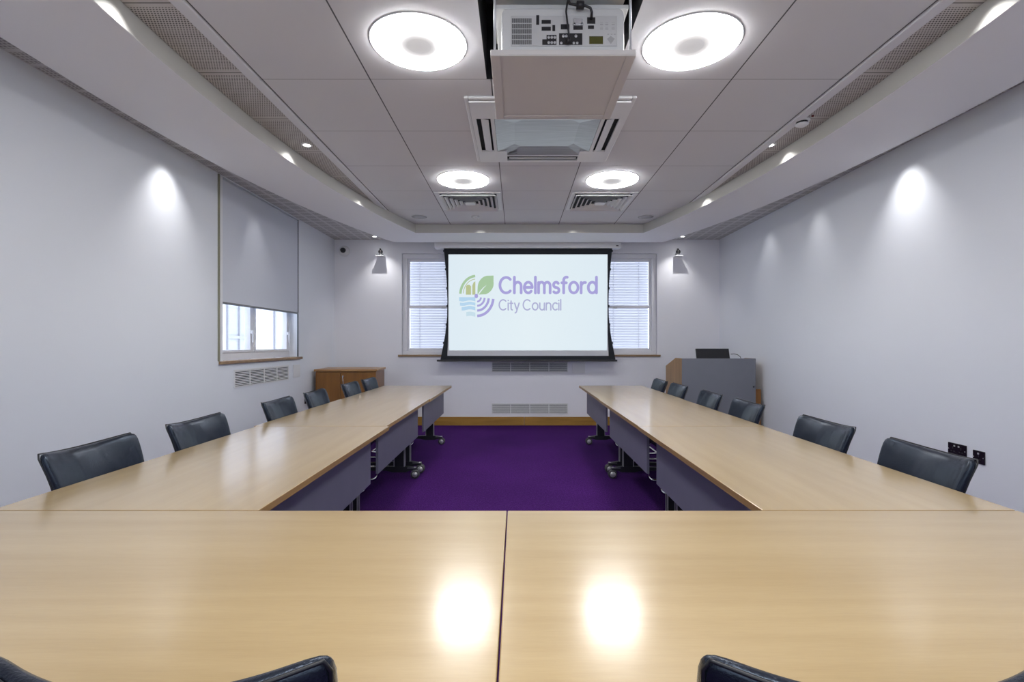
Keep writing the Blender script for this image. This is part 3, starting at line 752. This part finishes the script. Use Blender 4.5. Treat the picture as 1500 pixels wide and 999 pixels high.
MB().lathe([(0.045, -0.030), (0.045, -0.036), (0.030, -0.046), (0.0001, -0.048)], (0, 0, 0), 'z', 28).build('cap', M['white'], r)
MB().lathe([(0.0001, -0.012), (0.008, -0.009), (0.009, -0.001)], (0.035, -0.075, 0), 'z', 12).build('indicator_lamp', plain('dark_red', lin(0.12, 0.01, 0.01), 0.4), r)

# recessed spotlights: fitting + a real spot lamp
def spot_lamp(x, y, z, tx, ty, tz, watts, ang, blend, size=0.02, col=(1, 0.98, 0.96)):
    l = bpy.data.lights.new('spot_lamp', 'SPOT'); l.energy = watts; l.spot_size = math.radians(ang); l.spot_blend = blend
    l.shadow_soft_size = size; l.color = col
    o = bpy.data.objects.new('spot_lamp', l); COL.objects.link(o); o.location = (x, y, z)
    o.rotation_euler = (Vector((tx, ty, tz)) - Vector((x, y, z))).to_track_quat('-Z', 'Y').to_euler()
spot_proto = None
def fitting(x, y, lab, z=CEIL):
    global spot_proto
    if spot_proto is None:
        spot_proto = thing('recessed_spotlight', lab, 'spotlight', (x, y, z), 0, 'recessed ceiling spotlights')
        MB().lathe([(0.044, -0.0005), (0.044, -0.007), (0.030, -0.009), (0.029, -0.003)], (0, 0, 0), 'z', 28).build('rim', M['white'], spot_proto)
        MB().lathe([(0.0001, -0.006), (0.029, -0.006)], (0, 0, 0), 'z', 28).build('bulb', M['spot_glow'], spot_proto)
    else: dup(spot_proto, (x, y, z), 0, lab)
fitting(-1.735, 4.12, 'lit recessed spotlight in left perforated strip beside tiled ceiling')
fitting(2.095, 4.12, 'lit recessed spotlight in right perforated strip beside tiled ceiling')
fitting(-2.175, 7.62, 'lit recessed spotlight at far wall above the left bracket')
fitting(2.535, 7.62, 'lit recessed spotlight at far wall above the right bracket')
W_IN, W_WALL, W_BACK = 9.0, 32, 26
for y, w_ in ((2.35, 2.2), (4.14, 1.7), (5.45, 1.9)):
    for s in (-1, 1):
        xi = CX + s*inner(y)
        spot_lamp(xi - s*0.095, y, CEIL-0.012, xi - s*0.05, y, CEIL-0.5, W_IN*w_*0.5, 118, 0.8, 0.02)
for s, x, ys in ((-1, XL, ((4.07, 1.15), (5.5, 0.28))), (1, XR, ((4.06, 1.25), (5.27, 0.34), (6.3, 0.3)))):
    for y, w_ in ys:
        spot_lamp(x - s*0.20, y, CEIL-0.01, x - s*0.06, y, 1.9, W_WALL*w_, 82 if w_ > 1 else 74, 1.0, 0.04 if w_ > 1 else 0.07)
for x in (-2.10, 2.47):
    spot_lamp(x, 7.62, CEIL-0.012, x, 7.72, 0, W_BACK, 92, 0.9, 0.006)
for x in (-0.50, 0.77):
    spot_lamp(x, 6.74, CEIL-0.012, x, 6.83, CEIL-0.5, 2.2, 95, 0.8, 0.015)

# ------------------------------------------------------------------ ceiling cassette air conditioner
ac = thing('ceiling_air_conditioner', 'square ceiling cassette air conditioner with brushed steel centre panel', 'air conditioner', (0.223, 3.88, CEIL))
a = 0.575; z0, z1 = -0.034, -0.001
rects = []
def frame_rect(b, x0, x1, y0, y1, hx0, hx1, hy0, hy1, za, zb, m=0):
    b.box(x0, hx0, y0, y1, za, zb, m); b.box(hx1, x1, y0, y1, za, zb, m)
    b.box(hx0, hx1, y0, hy0, za, zb, m); b.box(hx0, hx1, hy1, y1, za, zb, m)
b = MB(); frame_rect(b, -a, a, -a, a, -a+0.03, a-0.03, -a+0.03, a-0.03, -0.020, z1)
b.build('flange', M['white'], ac, bevel=0.007)
b = MB()                                   # fascia: 3 x 3 grid with four slots and middle left open
xs = [-0.545, -0.505, -0.425, -0.30, 0.30, 0.425, 0.505, 0.545]
q = 0.395
def fq(x0, x1, y0, y1): b.box(x0, x1, y0, y1, z0, z0+0.012)
fq(-0.545, 0.545, 0.515, 0.545); fq(-0.545, 0.545, -0.545, -0.515)
fq(-0.545, -0.515, -0.515, 0.515); fq(0.515, 0.545, -0.515, 0.515)
for s in (-1, 1):
    for e in (-1, 1):
        xa, xb = sorted((s*0.305, s*0.515)); ya, yb = sorted((e*0.305, e*0.515)); fq(xa, xb, ya, yb)
    ya, yb = sorted((s*0.385, s*0.412)); fq(-0.305, 0.305, ya, yb)
    xa, xb = sorted((s*0.385, s*0.412)); fq(xa, xb, -0.305, 0.305)
b.build('fascia', M['white'], ac)
MB().box(-0.54, 0.54, -0.54, 0.54, -0.006, -0.003).build('slot_depth', M['dark'], ac)
for s in (-1, 1):
    MB().prism([(s*0.427, z0-0.006), (s*0.482, z0+0.006), (s*0.482, z0+0.010), (s*0.427, z0-0.002)], 'y', -0.29, 0.29).build('louvre', M['white'], ac)
    MB().prism([(s*0.427, z0-0.006), (s*0.482, z0+0.006), (s*0.482, z0+0.010), (s*0.427, z0-0.002)], 'x', -0.29, 0.29).build('louvre', M['white'], ac)
def octo(r, c): return [(-r+c, -r), (r-c, -r), (r, -r+c), (r, r-c), (r-c, r), (-r+c, r), (-r, r-c), (-r, -r+c)]
b = MB(); A, B, C_ = octo(0.383, 0.07), octo(0.325, 0.06), octo(0.24, 0.05)
v = [(x, y, z0+0.002) for x, y in A] + [(x, y, z0+0.010) for x, y in B] + [(x, y, z0+0.020) for x, y in C_]
f = [(i, (i+1) % 8, 8+(i+1) % 8, 8+i) for i in range(8)] + [(8+i, 8+(i+1) % 8, 16+(i+1) % 8, 16+i) for i in range(8)] + [tuple(range(16, 24))]
b.add(v, f); b.build('centre_panel', M['steel'], ac)
MB().prism([(-0.30, 0.36), (-0.22, 0.33), (-0.215, 0.345), (-0.295, 0.375)], 'z', z0-0.002, z0).build('receiver_window', M['greyvent'], ac)

# ------------------------------------------------------------------ projector on its ceiling lift
PZ = 2.613
lift = thing('ceiling_lift', 'white ceiling lift tray lowered below the open ceiling hatch, carrying the projector', 'projector lift', (0.214, 2.615, PZ))
hw, hd = 0.335, 0.325
b = MB(); b.box(-hw, hw, -hd, hd, 0.0, 0.024)
b.build('tray', M['liftpanel'], lift, bevel=0.003)
b = MB(); frame_rect(b, -hw, hw, -hd, hd, -hw+0.045, hw-0.045, -hd+0.045, hd-0.045, -0.005, -0.0005)
b.build('tray_border', M['liftpanel'], lift, bevel=0.002)
for sxx in (-1, 1):
    for syy in (-1, 1):
        MB().tube([(sxx*(hw-0.018), syy*(hd-0.04), 0.03), (sxx*(hw-0.018), syy*(hd-0.04), 0.70)], 0.006, 10).build('rod', M['silver'], lift)
b = MB(); b.box(-0.315, 0.315, -0.26, 0.26, 0.255, 0.275); b.box(-0.33, 0.33, -0.30, -0.26, 0.30, 0.42); b.box(-0.33, 0.33, -0.26, 0.26, 0.40, 0.42)
b.build('upper_plate', M['projector'], lift, bevel=0.003)
pr = thing('ceiling_projector', 'white projector with its socket panel facing the camera on the lift tray', 'projector', (0.214, 2.315, PZ+0.025))
def rr(w, h, r, n=6, z0=0):
    out = []
    for cx_, cz_, a0 in ((w-r, h-r, 0), (-w+r, h-r, 90), (-w+r, r*0.5, 180), (w-r, r*0.5, 270)):
        rz_ = r if a0 < 180 else r*0.5
        for i in range(n+1):
            an = math.radians(a0+90*i/n); out.append((cx_+r*math.cos(an), cz_+rz_*math.sin(an)))
    return out
MB().prism(rr(0.285, 0.205, 0.03), 'y', 0.0, 0.42).build('body', M['projector'], pr, bevel=0.006)
M['rearpanel'] = plain('projector_rear_panel', lin(0.52, 0.525, 0.53), 0.5)
rp = MB().box(-0.242, 0.250, -0.004, -0.0005, 0.028, 0.168).build('rear_panel', M['rearpanel'], pr, bevel=0.002)
b = MB()
for i in range(20):
    for j in range(5): b.box(-0.236+i*0.0046, -0.2334+i*0.0046, -0.0048, -0.0040, 0.034+j*0.025, 0.055+j*0.025)
b.build('vent_grille', M['dark'], pr)
def port(x0, x1, z0_, z1_, name='port', m=None, d=0.0055): return MB().box(x0, x1, -d, -0.004, z0_, z1_).build(name, m or M['black'], pr, bevel=0.0012)
port(-0.124, -0.110, 0.125, 0.170); port(-0.099, -0.056, 0.130, 0.148); port(-0.099, -0.056, 0.098, 0.116); port(-0.049, -0.036, 0.096, 0.124)
port(-0.010, 0.030, 0.104, 0.128); port(0.048, 0.092, 0.102, 0.120); port(0.116, 0.144, 0.106, 0.122); port(0.112, 0.150, 0.130, 0.160)
port(-0.018, 0.090, 0.032, 0.086)
port(-0.096, -0.030, 0.032, 0.058)
port(-0.076, -0.030, 0.058, 0.078)
def jack(x, z, r0, y0, y1, ri): MB().lathe([(r0, y0), (r0, y1), (ri, y1)], (x, 0, z), 'y', 12).build('jack', M['silver'], pr)
for x in (-0.066, -0.052, -0.038):
    for z in (0.042, 0.066): jack(x, z, 0.0065, -0.0055, -0.0075, 0.003)
for x in (0.002, 0.016, 0.060): jack(x, 0.072, 0.007, -0.0055, -0.0075, 0.003)
for x in (-0.008, 0.05, 0.066): jack(x, 0.040, 0.006, -0.0055, -0.0075, 0.003)
for x in (0.052, 0.088): jack(x, 0.125, 0.006, -0.004, -0.012, 0.0001)
MB().box(0.048, 0.090, -0.012, -0.004, 0.122, 0.150).build('vga_plug', M['silver'], pr, bevel=0.002)
port(0.122, 0.186, 0.036, 0.072, 'display', M['lcd'])
b = MB()
for i, x in enumerate((0.172, 0.196, 0.226)):
    for z in (0.124, 0.104): b.box(x, x+0.014, -0.0046, -0.004, z, z+0.004); b.box(x, x+0.014, -0.0046, -0.004, z+0.009, z+0.0105)
for x in (0.206, 0.222, 0.236): b.box(x, x+0.008, -0.0046, -0.004, 0.080, 0.083)
b.add([L for L in ((0.204, -0.0046, 0.060), (0.222, -0.0046, 0.074), (0.240, -0.0046, 0.060), (0.222, -0.0046, 0.036))], [(0, 1, 2, 3)])
b.build('button_marks', plain('grey_marks', lin(0.34, 0.34, 0.35), 0.5), pr, recalc=False)
cb = MB()
ox, oy, oz = 0.214, 2.315, PZ+0.025
def W(x, y, z): return (ox+x, oy+y, oz+z)
cb.tube([W(0.131, -0.006, 0.150), W(0.131, -0.024, 0.170), W(0.124, -0.03, 0.186), W(0.10, -0.03, 0.196), W(0.06, -0.03, 0.199), W(0.03, -0.03, 0.205), W(0.02, -0.02, 0.24), W(0.02, 0.01, 0.30)], 0.006, 8)
cb.tube([W(0.060, -0.03, 0.199), W(0.094, -0.03, 0.198)], 0.018, 12)
tag(cb.build('cable', M['black']), 'thick black cable with inline lump plugged into the projector', 'cable')
cb = MB(); cb.tube([W(0.022, -0.008, 0.040), W(0.026, -0.025, 0.065), W(0.018, -0.03, 0.12), W(0.012, -0.03, 0.17), W(0.018, -0.026, 0.21), W(0.03, -0.01, 0.28)], 0.0045, 8)
cb.tube([W(0.022, -0.012, 0.030), W(0.024, -0.022, 0.056)], 0.010, 10)
tag(cb.build('cable', M['black']), 'thin black cable hanging down over the projector sockets', 'cable')

# ------------------------------------------------------------------ tables
TH = 0.745
def make_table(label, L, Wd, loc_, rz, swap=False, legs=True):
    """length along local x, aisle side at local -y"""
    r = thing('folding_table', label, 'table', loc_, rz, 'beech meeting tables')
    b = MB(); x, y = L/2, Wd/2
    b.add([(-x,-y,TH-0.027),(x,-y,TH-0.027),(x,y,TH-0.027),(-x,y,TH-0.027),(-x,-y,TH),(x,-y,TH),(x,y,TH),(-x,y,TH)],
          [(4,5,6,7)], 0)
    b.add([(-x,-y,TH-0.027),(x,-y,TH-0.027),(x,y,TH-0.027),(-x,y,TH-0.027),(-x,-y,TH),(x,-y,TH),(x,y,TH),(-x,y,TH)],
          [(0,3,2,1),(0,1,5,4),(1,2,6,5),(2,3,7,6),(3,0,4,7)], 1)
    o = b.build('tabletop', [M['beech'], M['beech_edge']], r, recalc=False)
    bm = bmesh.new(); bm.from_mesh(o.data); bmesh.ops.remove_doubles(bm, verts=bm.verts, dist=1e-5); bm.to_mesh(o.data); bm.free()
    bv = o.modifiers.new('bevel', 'BEVEL'); bv.width = 0.0025; bv.segments = 2; bv.limit_method = 'ANGLE'
    yp = -Wd/2 + 0.095
    MB().box(-L/2+0.12, L/2-0.12, yp-0.009, yp+0.009, 0.40, TH-0.030).build('modesty_panel', M['panel'], r, bevel=0.002)
    b = MB()
    for s in (-1, 1): b.box(-L/2+0.15, L/2-0.15, s*0.10-0.02, s*0.10+0.02, TH-0.065, TH-0.030)
    b.build('rail', M['darkmetal'], r)
    for s in (-1, 1):
        lx = s*(L/2-0.10); yc = -Wd/2 + 0.265
        b = MB()
        b.box(lx-0.018, lx+0.018, yc-0.048, yc+0.048, 0.10, TH-0.066)
        b.prism([(-Wd/2+0.105, 0.075), (yc-0.10, 0.075), (yc-0.06, 0.060), (yc+0.06, 0.060), (yc+0.12, 0.075), (Wd/2-0.17, 0.075), (Wd/2-0.17, 0.100), (yc+0.07, 0.115), (yc-0.07, 0.115), (-Wd/2+0.105, 0.100)], 'x', lx-0.022, lx+0.022)
        b.box(lx-0.03, lx+0.03, -0.13, 0.13, TH-0.066, TH-0.0275)
        lg = b.build('leg', M['darkmetal'], r, bevel=0.004)
        e = MB()
        for sy in (-1, 1):
            for sx_ in (-1, 1): e.box(lx+sx_*0.0185-0.003, lx+sx_*0.0185+0.003, yc+sy*0.0485-0.004, yc+sy*0.0485+0.004, 0.115, TH-0.07)
        e.box(lx-0.0225, lx+0.0225, -Wd/2+0.108, yc-0.075, 0.1005, 0.104)
        e.build('edge_strip', M['silver'], lg)
        for cy_ in (-Wd/2+0.115, Wd/2-0.18):
            c = MB()
            for sx_ in (-1, 1):
                c.lathe([(0.0001, -0.011), (0.034, -0.012), (0.042, -0.007), (0.042, 0.007), (0.034, 0.012), (0.0001, 0.011)], (lx+sx_*0.017, cy_, 0.0422), 'x', 22, 0)
                c.lathe([(0.027, 0.0), (0.027, 0.0012), (0.0001, 0.0012)], (lx+sx_*0.0292-(0.0012 if sx_ < 0 else 0), cy_, 0.0422), 'x', 18, 1)
            c.box(lx-0.004, lx+0.004, cy_-0.012, cy_+0.012, 0.04, 0.076, 0)
            c.build('caster', [M['tyre'], M['silver']], lg)
    return r
FY0, FY1 = 0.762, 1.611
XM = -0.031
make_table('large beech table in foreground, left of the centre seam', XM-0.0015+1.713, FY1-FY0, ((-1.713+XM-0.0015)/2, (FY0+FY1)/2, 0), PI)
make_table('large beech table in foreground, right of the centre seam', 1.617-XM-0.0015, FY1-FY0, ((1.617+XM+0.0015)/2, (FY0+FY1)/2, 0), PI)
lx = (-1.713-0.836)/2; rx = (0.795+1.617)/2
for i, (ya, yb) in enumerate(((1.615, 3.265), (3.271, 4.868), (4.872, 6.47))):
    nm = ('nearest the camera', 'in the middle', 'at the far end')[i]
    make_table('beech wheeled table with grey panel, left row, ' + nm, yb-ya, 0.870, (lx+0.0035 - (0.020 if i == 1 else 0.01 if i == 2 else 0), (ya+yb)/2, 0), PI/2)
    make_table('beech wheeled table with grey panel, right row, ' + nm, yb-ya, 0.822, (rx + (0.0, 0.004, 0.012)[i], (ya+yb)/2, 0), -PI/2)

# ------------------------------------------------------------------ chairs
def make_chair(label):
    """sitter faces local +y; top of backrest stands at y=0"""
    r = thing('meeting_chair', label, 'chair', (0, 0, 0), 0, 'black leather meeting chairs')
    NU, NV = 17, 11; Z0, Z1 = 0.43, 0.876
    def front(u, v):
        w = 0.200 + 0.040*v**1.3
        dip = 0.024*(1-u*u)*v**2 + 0.012*max(0, (abs(u)-0.93)/0.07)**2*v**8
        z = Z0 + (Z1-Z0)*v - dip
        y = 0.180*(1-v) - 0.10*(1-v)**2 - 0.056*(1-u*u)*(0.35+0.65*v)
        w -= 0.010*max(0, (v-0.95)/0.05)**2
        return Vector((w*u, y, z))
    def shape(u):   # squeeze parameters so corners stay crisp after subdivision
        return math.copysign(abs(u)**0.85, u)
    us = [shape(-1+2*i/(NU-1)) for i in range(NU)]; vs = [(j/(NV-1)) for j in range(NV)]
    vs[1] = 0.05; vs[-2] = 0.955
    us[1] = -0.955; us[-2] = 0.955
    TK = 0.058
    b = MB(); V = []
    rnd = random.Random(11)
    for j, v_ in enumerate(vs):
        for i, u in enumerate(us):
            p = front(u, v_)
            e = max(abs(u), 0)
            ins = 0.010 if (i in (0, NU-1) or j in (0, NV-1)) else 0.0      # roll the edges back
            p.y -= ins
            if 0 < i < NU-1 and 0 < j < NV-1: p.y += 0.004*math.sin(9*u+4*v_)*math.exp(-((u-0.25)**2)*4) * (1-v_*0.4)
            V.append(p)
    F = [(j*NU+i, j*NU+i+1, (j+1)*NU+i+1, (j+1)*NU+i) for j in range(NV-1) for i in range(NU-1)]
    n0 = len(V)
    for j, v_ in enumerate(vs):
        for i, u in enumerate(us):
            p = front(u, v_); th = TK*(0.78+0.22*(1-u*u))*(1.0-0.18*v_)
            ins = 0.010 if (i in (0, NU-1) or j in (0, NV-1)) else 0.0
            V.append(Vector((p.x, p.y-th+ins, p.z - 0.004*v_)))
    F += [(n0+j*NU+i, n0+(j+1)*NU+i, n0+(j+1)*NU+i+1, n0+j*NU+i+1) for j in range(NV-1) for i in range(NU-1)]
    ring = [i for i in range(NU)] + [j*NU+NU-1 for j in range(1, NV)] + [(NV-1)*NU+i for i in range(NU-2, -1, -1)] + [j*NU for j in range(NV-2, 0, -1)]
    for a_, b_ in zip(ring, ring[1:]+ring[:1]): F.append((a_, n0+a_, n0+b_, b_))
    b.add(V, F, 0, True)
    br = b.build('backrest', M['leather'], r, subsurf=1)
    for back in (1,):
        pts = []
        seq = [(-0.985, v_) for v_ in vs] + [(u, 0.988) for u in us[1:-1]] + [(0.985, v_) for v_ in reversed(vs)]
        for u, v_ in seq:
            p = front(u, v_); th = TK*(0.78+0.22*(1-u*u))*(1.0-0.18*v_)
            pts.append((p.x*1.003, p.y-(th-0.006 if back else 0.006), p.z+0.001))
        MB().tube(pts, 0.003, 6).build('piping', M['piping'], br)
    # seat: domed cushion
    b = MB(); V = []; NS = 11
    def dome(i, j):
        u, w_ = -1+2*i/(NS-1), -1+2*j/(NS-1)
        return u, w_, (1-u**4)*(1-w_**4)
    for top in (1, 0):
        for j in range(NS):
            for i in range(NS):
                u, w_, d = dome(i, j)
                x = 0.222*u*(1-0.05*(1-w_)/2); y = 0.300+0.210*w_
                z = (0.440+0.032*d) if top else (0.395-0.008*d)
                V.append((x, y, z))
    F = [(j*NS+i, j*NS+i+1, (j+1)*NS+i+1, (j+1)*NS+i) for j in range(NS-1) for i in range(NS-1)]
    o_ = NS*NS
    F += [(o_+j*NS+i, o_+(j+1)*NS+i, o_+(j+1)*NS+i+1, o_+j*NS+i+1) for j in range(NS-1) for i in range(NS-1)]
    ring = [i for i in range(NS)] + [j*NS+NS-1 for j in range(1, NS)] + [(NS-1)*NS+i for i in range(NS-2, -1, -1)] + [j*NS for j in range(NS-2, 0, -1)]
    for a_, b_ in zip(ring, ring[1:]+ring[:1]): F.append((a_, o_+a_, o_+b_, b_))
    b.add(V, F, 0, True); b.build('seat', M['leather'], r, subsurf=1)
    # chrome cantilever frame: one bent tube, floor rails, front uprights, rails under the seat
    def bend(p0, p1, p2, rad, n=6):
        p0, p1, p2 = Vector(p0), Vector(p1), Vector(p2); a = p1+(p0-p1).normalized()*rad; c = p1+(p2-p1).normalized()*rad
        return [tuple((1-t_)**2*a + 2*t_*(1-t_)*p1 + t_*t_*c) for t_ in [k/n for k in range(n+1)]]
    X = 0.205; yb, yf = 0.07, 0.49; zr = 0.0125
    c = [(-X, 0.10, 0.378), (-X, yf, 0.378), (-X, yf, zr), (-X, yb, zr), (X, yb, zr), (X, yf, zr), (X, yf, 0.378), (X, 0.10, 0.378)]
    path = [c[0]]
    for i in range(1, len(c)-1): path += bend(c[i-1], c[i], c[i+1], 0.07)
    path.append(c[-1])
    MB().tube(path, 0.0125, 10).build('cantilever_frame', M['chrome'], r)
    b = MB(); b.tube([(-X, 0.14, 0.382), (X, 0.14, 0.382)], 0.009, 8); b.tube([(-X, 0.42, 0.382), (X, 0.42, 0.382)], 0.009, 8)
    b.build('seat_bar', M['chrome'], r)
    for s in (-1, 1):
        MB().box(s*0.165-0.02, s*0.165+0.02, 0.012, 0.20, 0.385, 0.394).build('back_strap', M['chrome'], r)
    return r
ORD = ['nearest the camera', 'second from the camera', 'third from the camera', 'third from the far end', 'second from the far end', 'at the far end']
ORD = ['nearest to camera', 'second from camera', 'third from camera', 'fourth from camera', 'fifth from camera', 'farthest from camera']
first = None
spots = []
for i, (y, dx, a) in enumerate(((2.10, 0, 1), (2.79, 0.0, -1), (3.755, 0, 1), (4.45, 0.0, 2), (5.38, 0.0, 0), (6.06, 0.0, -1))):
    spots.append((-1.768+dx-(0.012 if y > 3 else 0), y, -PI/2 + math.radians(a), 'black leather chair in the left row of six along the wall, ' + ORD[i]))
for i, (y, dx, a) in enumerate(((2.10, 0, -2), (2.79, 0.0, 1), (3.72, 0, 0), (4.43, 0.0, -1), (5.30, 0.0, 1), (5.99, 0.0, 0))):
    spots.append((1.706+dx, y, PI/2 + math.radians(a), 'black leather chair in the right row of six along the wall, ' + ORD[i]))
spots.append((-0.480, 0.684, math.radians(0), 'black leather chair cut off at the bottom edge, left of the centre seam'))
spots.append((0.482, 0.680, math.radians(-1.5), 'black leather chair cut off at the bottom edge, right of the centre seam'))
for x, y, rz, lab in spots:
    if first is None:
        first = make_chair(lab); first.location = (x, y, 0); first.rotation_euler = (0, 0, rz)
    else:
        o = dup(first, (x, y, 0), rz, lab)
        if x > 1.6: o.scale = (1, 1, 0.976 if y < 2.2 else 0.985)

# ------------------------------------------------------------------ light, world, camera
def area(name, loc_, rot, sx_, sy_, watts, col):
    l = bpy.data.lights.new(name, 'AREA'); l.shape = 'RECTANGLE'; l.size = sx_; l.size_y = sy_; l.energy = watts; l.color = col
    o = bpy.data.objects.new(name, l); COL.objects.link(o); o.location = loc_; o.rotation_euler = rot
    return o
# the nearest pair of ceiling lights hangs above and behind the camera, outside the picture
area('ceiling_lamp', (0.21, 0.47, CEIL-0.03), (0, 0, 0), 1.9, 0.5, 40, (1, 0.98, 0.97))
# added fill lamp at the near wall behind the camera, no window there
area('rear_fill', (0.2, YF+0.05, 1.9), (math.radians(90), 0, 0), 4.0, 1.4, 36, (0.86, 0.92, 1.0))
# bright sky beyond the windows
w = bpy.data.worlds.new('sky'); SC.world = w; w.use_nodes = True
bg = w.node_tree.nodes['Background']; bg.inputs[0].default_value = (0.86, 0.92, 1.0, 1); bg.inputs[1].default_value = 4.0

cam = bpy.data.cameras.new('camera'); co = bpy.data.objects.new('camera', cam); COL.objects.link(co)
cam.sensor_width = 36; cam.lens = 730/1500*36; cam.clip_start = 0.02
cam.shift_x = -7/1500; cam.shift_y = 4.5/1500
co.location = (0, 0, EYE); co.rotation_euler = (PI/2, 0, 0)
SC.camera = co
SC.view_settings.view_transform = 'Standard'; SC.view_settings.look = 'None'; SC.view_settings.exposure = 0.0
